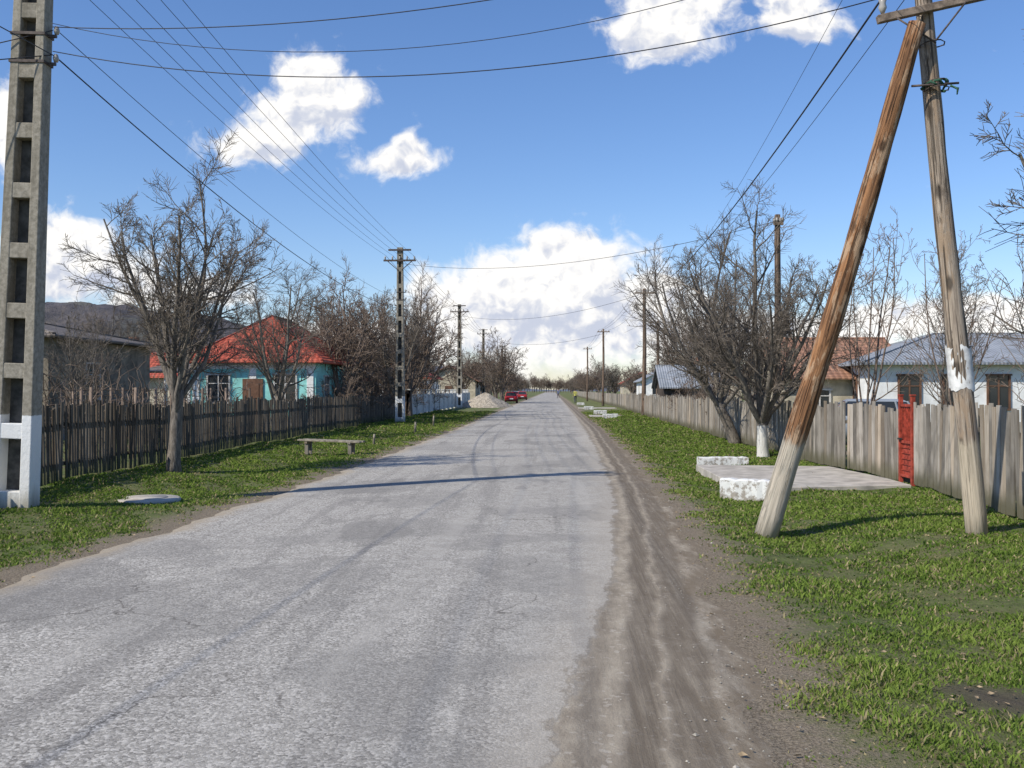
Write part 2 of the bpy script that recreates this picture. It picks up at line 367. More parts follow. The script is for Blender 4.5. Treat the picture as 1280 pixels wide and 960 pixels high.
# ---------------------------------------------------------------- trees
def bark(name,c1,c2,white=None):
    m,t,b=mat(name); o=t.obj(); n=t.noise(t.scale(o,(1,1,.25)),26,3,.7)
    c=t.mix(t.ss(n,.3,.7),c1,c2)
    if white:
        z=t.sep(o)[2]; c=t.mix(t.m('MULTIPLY',t.ss(t.m('ADD',z,t.m('MULTIPLY',n,.12)),white+.05,white),t.ss(n,.2,.4)),c,(.60,.58,.53))
    t.set(b.inputs['Base Color'],c); t.set(b.inputs['Normal'],t.bump(n,.7,.02)); return m
def twigm(name,c):
    m=bpy.data.materials.new(name); m.use_nodes=True; t=NT(m.node_tree); t.N.remove(t.N['Principled BSDF']); d=t.n('ShaderNodeBsdfDiffuse')
    r=t.attr('rnd').outputs['Fac']; t.set(d.inputs[0],t.mix(r,tuple(q*.6 for q in c),tuple(q*1.4 for q in c))); t.L.new(d.outputs[0],t.N['Material Output'].inputs[0]); return m
BARK=(bark('bark',(.095,.082,.068),(.235,.205,.17)),twigm('twig',(.17,.145,.12))); BARK2=(bark('bark_reddish',(.11,.083,.065),(.24,.185,.15)),twigm('twig_reddish',(.185,.142,.112))); BARKW=(bark('bark_limewashed',(.095,.082,.068),(.235,.205,.17),.85),BARK[1])
def tree(seed,H,trunkL,r0,nsc=5,spread=42,trop=.13,counts=(9,8,7),lean=(0,0),tw=.0055,m=None,ratio=(.5,.5,.55),wig=.12,seg=(7,5,3,2)):
    R=random.Random(seed); mb=MB()
    def perp(d):
        v=Vector((R.gauss(0,1),R.gauss(0,1),R.gauss(0,1))); v=d.cross(v)
        return v.normalized() if v.length>1e-5 else Vector((1,0,0))
    def path(p,d,L,n,wg,tp):
        pts=[p.copy()]; ds=[d.copy()]
        for i in range(n):
            d=(d+Vector((R.gauss(0,wg),R.gauss(0,wg),R.gauss(0,wg)+tp))).normalized(); p=p+d*(L/n); pts.append(p.copy()); ds.append(d.copy())
        return pts,ds
    def grow(p,d,L,r,lv):
        n=seg[lv]; pts,ds=path(p,d,L,n,wig*(1,1.3,1.7,1.3)[lv],trop*(1,.8,.5,.2)[lv])
        re=max(tw*.6,r*(.28,.3,.4,.5)[lv]); rad=[r+(re-r)*(i/n) for i in range(n+1)]
        mb.tube(pts,rad,(7,4,3,3)[lv],0 if lv==0 else 1,False,R.random())
        if lv>=3: return
        k=counts[lv]
        k=max(2,int(k*R.uniform(.8,1.2)))
        for j in range(k):
            tt=.15+.85*(j+R.random())/k; tt=min(tt,.999); f=tt*n; i=int(f); q=pts[i].lerp(pts[i+1],f-i); dd=ds[i+1]
            ang=math.radians(R.uniform(25,60)); nd=(dd*math.cos(ang)+perp(dd)*math.sin(ang)).normalized()
            cl=L*ratio[lv]*(1.15-.6*tt)*R.uniform(.6,1.2); rr=rad[i]+(rad[i+1]-rad[i])*(f-i)
            grow(q,nd,cl,max(tw,min(rr*.6,cl*.017)),lv+1)
    d=Vector((lean[0],lean[1],1)).normalized(); pts,ds=path(Vector((0,0,-.12)),d,trunkL+.12,6,.05,0.0)
    rad=[r0*(1.35,1.08,1.,.95,.9,.85,.72)[i] for i in range(7)]
    mb.tube(pts,rad,10,0,True,.5,.07)
    a0=R.uniform(0,6.28)
    for i in range(nsc):
        a=a0+6.283*i/nsc+R.uniform(-.3,.3); s=math.radians(spread*R.uniform(.6,1.1)) if i else math.radians(8)
        nd=Vector((math.sin(s)*math.cos(a)+lean[0],math.sin(s)*math.sin(a)+lean[1],math.cos(s))).normalized()
        q=pts[5].lerp(pts[6],R.random()) if i<nsc*.7 else pts[4].lerp(pts[5],R.random())
        grow(q,nd,(H-trunkL)*R.uniform(.72,.88)*(1.1-.35*s),r0*R.uniform(.42,.60),0)
    return mb.mesh('tree_%d'%seed,list(m or BARK))
T={}
T['a']=tree(41,7.1,1.7,.13,9,38,.10,(12,10,9),ratio=(.38,.52,.6),wig=.09)
T['b']=tree(32,7.2,1.5,.14,7,38,.11,(11,9,9),ratio=(.40,.5,.6),wig=.09)
T['d']=tree(34,7.0,1.0,.15,10,44,.11,(12,10,9),m=BARKW,ratio=(.40,.5,.6),wig=.10)
T['e']=tree(35,7.7,1.4,.17,8,44,.08,(12,9,9),lean=(-.18,0),ratio=(.42,.5,.6),wig=.10)
T['f']=tree(16,5.4,.7,.05,5,20,.2,(8,5,5),m=BARK2,ratio=(.40,.42,.5),wig=.08,tw=.006)
T['g']=tree(17,5.8,.6,.06,6,26,.16,(9,6,5),ratio=(.42,.45,.5),wig=.1,tw=.006)
T['s']=tree(19,3.2,.2,.03,9,55,.08,(8,6,4),m=BARK2,tw=.009)
T['h']=tree(18,8.2,1.6,.15,8,32,.16,(11,8,7),m=BARK2,tw=.008)
T['i']=tree(21,7.6,1.4,.15,7,38,.13,(10,8,4),tw=.015,m=BARK2,seg=(5,3,2,1))
T['j']=tree(22,7.0,1.3,.15,8,36,.15,(10,7,4),tw=.015,seg=(5,3,2,1))
T['k']=tree(23,6.5,.8,.13,9,42,.12,(9,7,4),tw=.015,m=BARK2,seg=(5,3,2,1))
def pt(k,x,y,s=1,rz=None,name='bare_tree',col=None):
    return put(name,T[k],(x,y,gz(x,y)),(0,0,rnd.uniform(0,6.28) if rz is None else rz),None,0,col,s)
pt('a',-7.75,19.4,1.0,2.0); pt('b',-9.9,34,.98,1.)
pt('h',-10.6,50,1.0); pt('b',-9.3,55,1.15); pt('h',-8.9,60,1.15,2); pt('j',-11.5,54,1.2); pt('i',-10.4,47,1.)
pt('i',-9.4,70,1.1); pt('k',-10.2,66,1.2); pt('g',-13.2,26,.75); pt('a',-19,42,.9)
pt('g',-14.5,30,.8); pt('b',-17.5,28.5,.7)
pt('d',5.35,24.6,.98,1.1); pt('e',5.7,30,1.02,0)
for x,y,k,s in((7.6,23.5,'f',1.15),(8.6,21,'f',1.),(10.4,26,'g',1.0),(9.3,18,'f',.95),(11.6,21,'g',.95),(13.5,26,'f',1.),(10.5,16.,'f',.9)):
    pt(k,x,y,s,name='young_fruit_tree')
pt('b',7.8,11.9,1.04,2.2); pt('b',12.8,17,.95); pt('h',7.7,44,.9); pt('h',8.6,66,.95); pt('j',-13.,66,1.)
pt('i',-6.1,118,1.25); pt('j',-7.2,123,1.2)
for x,y,s in((-10,48,1.2),(-9.8,52,1.3),(-10.5,56,1.4),(-9.5,62,1.3),(-9.8,72,1.4),(6.9,37,.9),(6.8,46,1.),(-11,59,1.5),(-9.9,38,.7),(-13.5,33,.6),(-9.7,44,1.)):
    pt('s',x,y,s,name='bare_shrub')
dc=bpy.data.collections.new('distant_trees')
for i in range(90):
    y=72+400*rnd.random()**1.3; side=rnd.choice((-1,1))
    x=side*(11+rnd.random()**1.5*45*(y/150)) if side<0 else 8.5+rnd.random()**1.5*60*(y/150)
    if y<110 and abs(x)<13: x+=side*4
    pt(rnd.choice('ijk'),x,y,rnd.uniform(.8,1.2),name='distant_tree_part',col=dc)
for i in range(48):
    y=rnd.uniform(120,420); side=rnd.choice((-1,1)); pt(rnd.choice('ijk'),side*rnd.uniform(7.5,14)-(1 if side<0 else 0),y,rnd.uniform(.9,1.25),name='distant_tree_part',col=dc)
for i in range(55):
    y=rnd.uniform(400,560); x=rnd.uniform(-170,230)
    if abs(x+1)<6: continue
    pt(rnd.choice('ijk'),x,y,rnd.uniform(1.1,1.6),name='distant_tree_part',col=dc)
for i in range(22):
    pt(rnd.choice('ijk'),-17+i*1.5,596+rnd.uniform(-6,16),rnd.uniform(1.0,1.7),name='distant_tree_part',col=dc)
for i in range(22):
    y=rnd.uniform(56,85); x=rnd.choice((-1,1))*rnd.uniform(19,46)
    if x>0: y+=12
    pt(rnd.choice('ijk'),x,y,rnd.uniform(.7,1.0),name='distant_tree_part',col=dc)
e=empty('distant_trees'); e.instance_type='COLLECTION'; e.instance_collection=dc

# ---------------------------------------------------------------- hills
def hills():
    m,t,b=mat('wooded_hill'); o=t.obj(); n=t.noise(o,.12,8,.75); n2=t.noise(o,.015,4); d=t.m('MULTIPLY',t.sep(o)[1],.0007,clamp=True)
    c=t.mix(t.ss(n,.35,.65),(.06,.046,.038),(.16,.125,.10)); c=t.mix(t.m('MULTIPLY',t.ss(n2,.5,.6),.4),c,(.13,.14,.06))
    c=t.mix(d,c,(.14,.18,.25)); t.set(b.inputs['Base Color'],c); t.set(b.inputs['Normal'],t.bump(n,1,3.))  # bluer with distance: aerial haze painted into the hill colour
    xs=np.linspace(-900,1100,500); ys=np.linspace(230,1400,160); X,Y=np.meshgrid(xs,ys)
    prof=itp(xs,[(-900,40),(-300,38),(-170,31),(-120,24),(-75,9),(-50,1),(-30,-3),(60,-3),(150,2),(1100,4)])[None]
    Z=prof*sstep((Y-235)/90)*(1-.3*sstep((Y-500)/600))
    Z=Z+ (itp(xs,[(-900,20),(-60,6),(0,3),(60,6),(300,20),(1100,30)])[None]*(1+.25*np.sin(X*.011+1)))*sstep((Y-800)/350)
    Z=Z+sstep((Y-240)/60)*(.9*fb(X*.11,Y*.13)+1.2*np.abs(fb(X*.03+3,Y*.03)))*np.clip(prof/10,0,1.3)
    Z=np.where(Y<245,-1.5,Z-.5)
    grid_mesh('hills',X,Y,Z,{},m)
hills()

# ---------------------------------------------------------------- fences
FW=wood('weathered_dark_board',(.06,.050,.040),(.17,.145,.115),dirt=(.06,.065,.035)); FG=wood('weathered_grey_board',(.20,.175,.142),(.39,.355,.305),dirt=(.12,.11,.07))
def fence(name,line,h,w,gap,m,jit,face):
    mb=MB(); pts=[Vector((*p,0)) for p in line]; 
    for a,b_ in zip(pts[:-1],pts[1:]):
        L=(b_-a).length; d=(b_-a)/L; ang=math.atan2(d.y,d.x); nrm=Vector((-d.y,d.x,0))*face; s=0
        while s<L:
            ww=w*rnd.uniform(.7,1.3); p=a+d*(s+ww/2); hh=h+.03*math.sin(s*.9)+rnd.gauss(0,jit); tl=rnd.gauss(0,.022)
            if rnd.random()>.015:
                z=gz(p.x,p.y)+.05; mb.box((p.x+nrm.x*rnd.uniform(.02,.03),p.y+nrm.y*rnd.uniform(.02,.03),z+hh/2),(ww,.02,hh),(rnd.gauss(0,.014),tl,ang))
            s+=ww+gap*rnd.uniform(.4,1.8)
        for zz in(.35,h-.28):
            k=int(L/2.4)+1
            for i in range(k):
                p=a+d*(L*i/k); q=a+d*(L*(i+1)/k); o=nrm*-.022
                mb.beam((p.x+o.x,p.y+o.y,gz(p.x,p.y)+zz+rnd.uniform(-.02,.02)),(q.x+o.x,q.y+o.y,gz(q.x,q.y)+zz+rnd.uniform(-.02,.02)),.04,.07)
        k=int(L/2.4)+1
        for i in range(k+1):
            p=a+d*(L*i/k)-nrm*.10; mb.box((p.x,p.y,gz(p.x,p.y)+h/2-.05),(.11,.11,h+.15),(0,0,ang+.02))
    return mb.ob(name,m)
fence('picket_fence',[(-8.6,7),(-8.85,17),(-9.1,28),(-9.0,44),(-9.2,58)],1.32,.075,.035,FW,.045,-1)
fence('board_fence',[(6.0,8),(6.05,12.2),(6.3,16.9)],1.38,.13,.012,FG,.035,1)
fence('board_fence.001',[(6.3,17.65),(6.0,21.8),(5.85,33),(5.9,55),(6.0,78)],1.3,.13,.014,FG,.05,1)
mb=MB(); 
mb.box((-9.0,60,.8),(.25,.25,1.7))
for i in range(14):
    y=60+i*3.2; mb.box((-9.0,y,.8),(.25,.25,1.75)); mb.box((-9.0,y+1.6,.75),(.08,2.95,1.3)); mb.box((-9.0,y,1.7),(.32,.32,.06))
mb.ob('white_wall_fence',simple('lime_wall',(.62,.61,.57),.8,.12,3))
mb=MB()
for i in range(400):
    y=80+i*.5; mb.box((6.3,y,.65),(.03,.44,1.3+rnd.uniform(-.04,.04)))
mb.ob('board_fence.002',FG)
gate=empty('garden_gate',(6.28,17.0,.02)); RM=simple('red_paint',(.30,.05,.03),.6,.3,9,.1)
mb=MB(); GL_=.58
for yy in(0,GL_): mb.box((0,yy,.78),(.07,.07,1.56),r=.5); mb.box((0,yy,1.58),(.09,.09,.03),r=.5)
for z in(.15,.75,1.40): mb.box((-.01,GL_/2,z),(.035,GL_-.08,.05),r=.5)
mb.ob('frame',RM,parent=gate,bevel=.006)
mb=MB(); mb.box((0.012,GL_/2,.45),(.006,GL_-.1,.56),r=.5); mb.box((0.012,GL_/2,1.07),(.006,GL_-.1,.58),r=.5)
for k in range(5): mb.box((-.0,.10+k*.095,1.08),(.018,.018,.62),r=.5)
for k in range(5): mb.box((-.002,GL_/2,.25+k*.1),(.02,GL_-.1,.012),r=.5)
mb.ob('panel_and_bars',RM,parent=gate); mb=MB(); mb.box((-.05,.5,.8),(.05,.10,.03)); mb.ob('handle',simple('dark_metal',(.05,.05,.05),.5),parent=gate)

# ---------------------------------------------------------------- poles
def concrete_mat(name,white):
    m,t,b=mat(name); o=t.obj(); n=t.noise(o,14,7,.7); l=t.noise(t.scale(o,(4,4,.5)),1.3,5,.6); z=t.sep(o)[2]
    c=t.mix(t.ss(n,.3,.7),(.20,.18,.14),(.36,.325,.265)); c=t.mix(t.m('MULTIPLY',t.ss(l,.45,.68),.6),c,(.13,.115,.085))
    v=t.vor(o,60); c=t.mix(t.m('MULTIPLY',t.ss(v.outputs['Distance'],.16,.05),.5),c,(.10,.09,.08))
    if white:
        k=t.m('MULTIPLY',t.ss(t.m('ADD',z,t.m('MULTIPLY',l,.06)),white+.05,white+.03),t.ss(n,.25,.36)); w=t.mix(t.ss(t.m('ADD',z,t.m('MULTIPLY',l,-.5)),.1,-.25),(.72,.72,.70),(.33,.31,.25)); c=t.mix(k,c,w)
    t.set(b.inputs['Base Color'],c); t.set(b.inputs['Normal'],t.bump(n,.7,.015)); return m
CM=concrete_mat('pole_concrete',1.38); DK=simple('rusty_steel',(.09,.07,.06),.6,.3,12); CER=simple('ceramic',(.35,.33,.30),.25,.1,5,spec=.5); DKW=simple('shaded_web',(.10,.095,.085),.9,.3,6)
def concrete_pole(x,y,H=9.6,W0=.62,W1=.42,D0=.30,lean=.0,rz=0,arm_z=8.7,arm=1.9,ch=.15):
    e=empty('concrete_utility_pole',(x,y,-.05),(0,lean,rz)); mb=MB()
    def W(z): return W0+(W1-W0)*z/H
    def Dp(z): return D0*(1-.3*z/H)
    for s in(-1,1):
        rings=[]
        for i in range(13):
            z=H*i/12; w=W(z)/2; c=ch*W0/.62*(1-.2*z/H); d=Dp(z)/2; a=s*w; b_=s*(w-c); lo,hi=min(a,b_),max(a,b_)
            rings.append([(lo,-d,z),(hi,-d,z),(hi,d,z),(lo,d,z)])
        mb.loft(rings)
    z=.30
    mb.box((0,0,.12),(W(0)-.25,Dp(0)-.012,.36))
    while z<H-.1:
        z+=.86; 
        if z>H-.1: break
        mb.box((0,0,z),(W(z)-.2,Dp(z)-.014,.22))
    mb.box((0,0,H-.12),(W(H)-.15,Dp(H)-.014,.24))
    mb.ob('body',CM,parent=e,bevel=.012)
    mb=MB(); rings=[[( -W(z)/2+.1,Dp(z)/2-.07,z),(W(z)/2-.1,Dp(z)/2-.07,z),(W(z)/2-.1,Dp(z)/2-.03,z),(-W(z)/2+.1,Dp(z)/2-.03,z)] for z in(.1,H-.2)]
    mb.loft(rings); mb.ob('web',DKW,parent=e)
    mb=MB(); 
    mb.box((0,-Dp(arm_z)/2-.05,arm_z),(arm,.08,.09)); mb.box((0,-Dp(arm_z)/2-.05,arm_z+.55),(arm*.7,.08,.09))
    for s in(-1,1): mb.beam((s*arm*.4,-Dp(arm_z)/2-.05,arm_z),(s*.1,-Dp(arm_z)/2-.04,arm_z-.5),.04,.04)
    for z in(6.45,6.85): mb.box((0,0,z),(W(z)+.03,Dp(z)+.03,.04)); mb.box((W(z)/2+.06,0,z),(.12,.04,.04))
    mb.ob('crossarms_and_bands',DK,parent=e)
    mb=MB()
    for k in range(5):
        xx=-arm/2+.08+(arm-.16)*k/4
        mb.tube([(xx,-Dp(9)/2-.05,arm_z+.04),(xx,-Dp(9)/2-.05,arm_z+.09),(xx,-Dp(9)/2-.05,arm_z+.13),(xx,-Dp(9)/2-.05,arm_z+.18),(xx,-Dp(9)/2-.05,arm_z+.22)],[.02,.05,.035,.055,.02],8)
    for z in(6.45,6.85): mb.tube([(W(z)/2+.12,0,z+.03),(W(z)/2+.12,0,z+.08),(W(z)/2+.12,0,z+.14)],[.03,.045,.025],8)
    mb.ob('insulators',CER,parent=e); return e
concrete_pole(-7.74,13.5,lean=.038)
concrete_pole(-7.95,50,H=9.2,W0=.50,W1=.3,D0=.28,arm_z=8.5,arm=1.7)
concrete_pole(-8.5,88,H=9.6,W0=.50,W1=.3,D0=.28,arm_z=8.9,arm=1.7)
concrete_pole(-9.3,130,H=10,W0=.50,W1=.3,D0=.28,arm_z=9.3,arm=1.7)
concrete_pole(-9.3,180,H=10,W0=.50,W1=.3,D0=.28,arm_z=9.3,arm=1.7)

def pole_wood(name,c1,c2,pale_h,pale,patch,pk=.85,kd=1.9):
    m,t,b=mat(name); o=t.obj(); p=t.scale(o,(24,24,1.1)); g=t.noise(p,1.,7,.7,.5); l=t.noise(t.scale(o,(6,6,1.6)),1,6,.7); z=t.sep(o)[2]
    c=t.mix(t.ss(g,.35,.65),c1,c2)
    c=t.mix(t.m('MULTIPLY',t.ss(l,.50,.58),pk),c,patch)
    l2=t.noise(t.scale(o,(9,9,2.3)),1.3,5,.7); c=t.mix(t.m('MULTIPLY',t.ss(l2,.55,.66),.7),c,tuple(x*.4 for x in c1))
    kn=t.vor(t.scale(o,(4.5,4.5,kd)),1.); c=t.mix(t.m('MULTIPLY',t.ss(kn.outputs['Distance'],.24,.10),.85),c,tuple(x*.3 for x in c1))
    ck=t.noise(t.scale(o,(45,45,.5)),1,3,.5); c=t.mix(t.m('MULTIPLY',t.ss(ck,.57,.62),.8),c,tuple(x*.25 for x in c1))
    k=t.ss(t.m('ADD',z,t.m('MULTIPLY',t.m('SUBTRACT',l,.5),.9)),pale_h+.08,pale_h-.08)
    c=t.mix(t.m('MULTIPLY',k,.85),c,t.mix(t.ss(g,.35,.7),tuple(x*.6 for x in pale),pale))
    t.set(b.inputs['Base Color'],c); t.set(b.inputs['Normal'],t.bump(t.m('SUBTRACT',g,t.m('MULTIPLY',t.ss(ck,.57,.62),1.)),.8,.02)); return m
def log(name,a,b_,r0,r1,m,parent,n=18):
    a=Vector(a);b_=Vector(b_); d=b_-a; L=d.length; mb=MB(); pts=[];rad=[]
    for i in range(n+1):
        t_=i/n; pts.append((.025*math.sin(t_*5+r0*50),.018*math.sin(t_*7+1),L*t_)); rad.append((r0+(r1-r0)*t_)*(1+.03*math.sin(t_*31+r0*90)))
    mb.tube(pts,rad,16,0,True,.5,.035)
    o=mb.ob(name,m,parent=parent); o.location=a; o.rotation_euler=d.to_track_quat('Z','Y').to_euler(); return o
def apole():
    e=empty('wooden_a_frame_utility_pole',(0,0,0))
    b0=Vector((4.98,11.5,-.15)); t0=Vector((4.28,11.5,7.4))
    WM=pole_wood('grey_pole_wood',(.19,.15,.115),(.42,.35,.275),1.25,(.56,.48,.36),(.30,.22,.15))
    WB=pole_wood('brown_pole_wood',(.12,.06,.03),(.33,.165,.075),1.30,(.58,.53,.43),(.40,.28,.18),.8,2.4)
    log('main_post',b0,t0,.125,.090,WM,e)
    log('brace_post',(2.58,11.75,-.15),(4.26,11.33,5.95),.140,.10,WB,e)
    mb=MB(); mb.beam((3.80,11.36,6.02),(5.2,11.36,6.32),.09,.09); mb.beam((3.9,11.38,7.1),(4.75,11.38,7.15),.09,.09); mb.ob('crossarm',simple('arm_wood',(.22,.17,.13),.85,.3,14,.3),parent=e,bevel=.008)
    mb=MB(); mb.tube([(4.18,11.33,5.23),(4.72,11.33,5.26)],[.014,.014],6)
    mb.tube([(4.0,11.32,6.03),(4.45,11.30,5.72)],[.012]*2,6); mb.tube([(4.8,11.32,6.2),(4.45,11.30,5.75)],[.012]*2,6)
    for z in(5.22,5.30,5.75): mb.tube([(4.50-(z-5.3)*.09+.14*math.cos(k*.63),11.45+.15*math.sin(k*.63),z+.01*math.sin(k)) for k in range(11)],[.008]*11,4,cap=False)
    mb.ob('tie_bolts',DK,parent=e)
    mb=MB()
    for k in range(9):
        a=k*.7; mb.tube([(4.49+.12*math.cos(a),11.45+.14*math.sin(a),5.20+.015*k),(4.49+.14*math.cos(a+.5),11.45+.15*math.sin(a+.5),5.23+.01*k),(4.49+.12*math.cos(a+1),11.45+.14*math.sin(a+1),5.24)],[.014,.020,.012],5)
    mb.tube([(4.62,11.33,5.23),(4.70,11.31,5.19),(4.69,11.31,5.12)],[.016,.018,.008],5)
    mb.ob('green_cloth_tie',simple('green_cloth',(.04,.11,.07),.9,.3,20),parent=e)
    mb=MB()
    for (px,pz) in((3.86,6.09),(5.1,6.34),(3.95,7.15),(4.7,7.19)):
        mb.tube([(px,11.36,pz),(px,11.36,pz+.07),(px,11.36,pz+.12),(px,11.36,pz+.17),(px,11.36,pz+.2)],[.02,.05,.035,.05,.02],8)
    mb.ob('insulators',CER,parent=e)
    mb=MB(); vs=[];fs=[]; n=20
    for j in range(7):
        z=1.70+.50*j/6; t_=(z-b0.z)/(t0.z-b0.z); c=b0.lerp(t0,t_)
        for k in range(n):
            a=math.radians(-215+(230+8*math.sin(j*1.7))*k/(n-1)); R=.120+.020+.003*math.sin(k*1.9+j*2.3)+(.035*max(0,(k-17)/2) if j<3 else 0); zz=z+(.022*math.sin(k*.8)+.01*math.sin(k*2.7) if j in(0,6) else 0)
            vs.append((c.x+.010+R*math.cos(a),c.y+R*math.sin(a),zz))
    for j in range(6):
        for k in range(n-1): fs.append((j*n+k,j*n+k+1,(j+1)*n+k+1,(j+1)*n+k))
    mb.add(vs,fs,0,.5,True); mb.ob('paper_notice',simple('paper',(.64,.64,.62),.8,.18,9),parent=e)
apole()
PW=pole_wood('old_pole_wood',(.10,.07,.05),(.24,.17,.12),.3,(.3,.25,.2),(.2,.14,.1))
def wpole(x,y,H,r=.12,arm=True):
    e=empty('wooden_utility_pole',(x,y,0)); log('post',(0,0,-.1),(0.05,0,H),r*1.15,r*.8,PW,e,10)
    mb=MB(); mb.box((0.04,-.13,H-.3),(1.3 if arm else .3,.09,.09)); mb.ob('crossarm',simple('arm_w',(.2,.15,.11)),parent=e)
    mb=MB()
    for k in(-.5,-.2,.25,.55): mb.tube([(k*(1 if arm else .25)+.04,-.13,H-.25),(k*(1 if arm else .25)+.04,-.13,H-.18),(k*(1 if arm else .25)+.04,-.13,H-.1)],[.03,.05,.02],7)
    mb.ob('insulators',CER,parent=e)
wpole(5.9,62,8.2,.13); wpole(7.05,30.5,7.2,.11,False); wpole(5.3,100,8,.12); wpole(5.2,142,8,.12); wpole(7.2,66,6.4,.1,False)

# wires
mb=MB()
def wire(a,b_,sag,r=.007,n=26):
    a=Vector(a);b_=Vector(b_); pts=[]
    for i in range(n+1):
        t_=i/n; p=a.lerp(b_,t_); p.z-=sag*4*t_*(1-t_); pts.append(p)
    mb.tube(pts,[r]*(n+1),5,0,True,.5)
for i,dx in enumerate((-.85,-.42,0,.45,.85)):
    X0=-7.72+.30+dx
    wire((X0,13.3,8.85),(-7.95+dx*.85,49.8,8.7),.35,.006)
    if i%2==0: wire((X0,13.3,8.85),(X0-.2,-25,9.2),.35,.005)
    wire((-7.95+dx*.85,49.8,8.7),(-8.5+dx*.85,87.8,9.1),.5,.009); wire((-8.5+dx*.85,87.8,9.1),(-9.3+dx*.85,130,9.5),.6,.011)
wire((-7.15,13.5,6.5),(-7.7,50,5.9),.75,.011); wire((-7.7,50,5.9),(-8.3,88,6.2),.8,.014)
wire((-7.15,13.5,6.9),(-7.7,50,6.3),.55,.006)
wire((-7.15,13.5,6.5),(-8.9,-25,6.8),.5,.008)
wire((-7.15,13.45,6.55),(3.86,11.36,6.28),.62,.007)
wire((-7.15,13.45,6.90),(3.95,11.38,7.32),.45,.007)
wire((-7.15,13.45,6.95),(4.7,11.38,7.35),.95,.005)
wire((-7.15,13.45,6.5),(-16,9,5.2),.3,.008); wire((-7.15,13.45,6.85),(-20,11,4.0),.3,.008)
for px,pz,k,r in((3.86,6.28,-.5,.013),(4.15,6.3,-.2,.005),(3.95,7.3,.55,.004)):
    wire((px,11.4,pz),(5.94+k,61.8,8.1),1.1,r); wire((5.94+k,61.8,8.1),(5.34+k,99.8,7.9),.5,.009); wire((5.34+k,99.8,7.9),(5.2+k,141.8,7.9),.5,.010)
    wire((px,11.4,pz),(px+.3,-25,7.4),.5,.004)
wire((-7.9,49.9,8.3),(7.05,30.5,7.0),.75,.009); wire((-8.5,88,8.5),(5.94,62,7.9),.9,.011); wire((-9.3,130,8.5),(5.3,100,7.5),.9,.014)
mb.ob('overhead_wires',simple('wire',(.03,.03,.035),.5))

# ---------------------------------------------------------------- buildings
def tilemat(name,c1,c2,vert=False):
    m,t,b=mat(name); o=t.obj(); w=t.n('ShaderNodeTexWave',wave_type='BANDS',bands_direction='X'); t.L.new(o,w.inputs[0]); w.inputs['Scale'].default_value=1.3 if not vert else 2.2
    w2=t.n('ShaderNodeTexWave',wave_type='BANDS',bands_direction='Z'); t.L.new(o,w2.inputs[0]); w2.inputs['Scale'].default_value=2.4
    n=t.noise(o,1.2,6,.7); c=t.mix(t.ss(n,.3,.7),c1,c2)
    if not vert: c=t.mix(t.m('MULTIPLY',t.ss(w2.outputs[1],.25,.0),.5),c,tuple(x*.35 for x in c1))
    c=t.mix(t.m('MULTIPLY',t.ss(w.outputs[1],.3,.0),.35),c,tuple(x*.4 for x in c1))
    t.set(b.inputs['Base Color'],c); t.set(b.inputs['Normal'],t.bump(t.m('ADD',w.outputs[1],w2.outputs[1]) if not vert else w.outputs[1],.6,.04)); b.inputs['Roughness'].default_value=.7; return m
RT=tilemat('red_tile',(.33,.062,.04),(.48,.115,.065)); BT=tilemat('brown_tile',(.27,.14,.09),(.42,.23,.145)); GT=tilemat('grey_sheet_roof',(.20,.22,.24),(.33,.35,.38),True); GD=tilemat('dull_roof',(.12,.10,.085),(.22,.19,.16))
WW=simple('white_plaster',(.78,.78,.76),.8,.10,2,.1); TQ=simple('turquoise_plaster',(.28,.64,.60),.8,.14,2,.1); CRM=simple('cream_plaster',(.46,.41,.31),.8,.2,2,.1); GRP=simple('grey_plaster',(.36,.34,.30),.8,.15,2,.1); BRP=simple('brownish_plaster',(.25,.215,.165),.85,.3,2,.2)
GL=simple('window_glass',(.03,.035,.04),.08,.1,1,spec=.6); FR=simple('window_frame',(.55,.53,.50),.6,.1,5); FRB=simple('brown_frame',(.15,.08,.05),.6,.2,5); DARKW=wood('shed_wood',(.06,.045,.035),(.14,.11,.085))
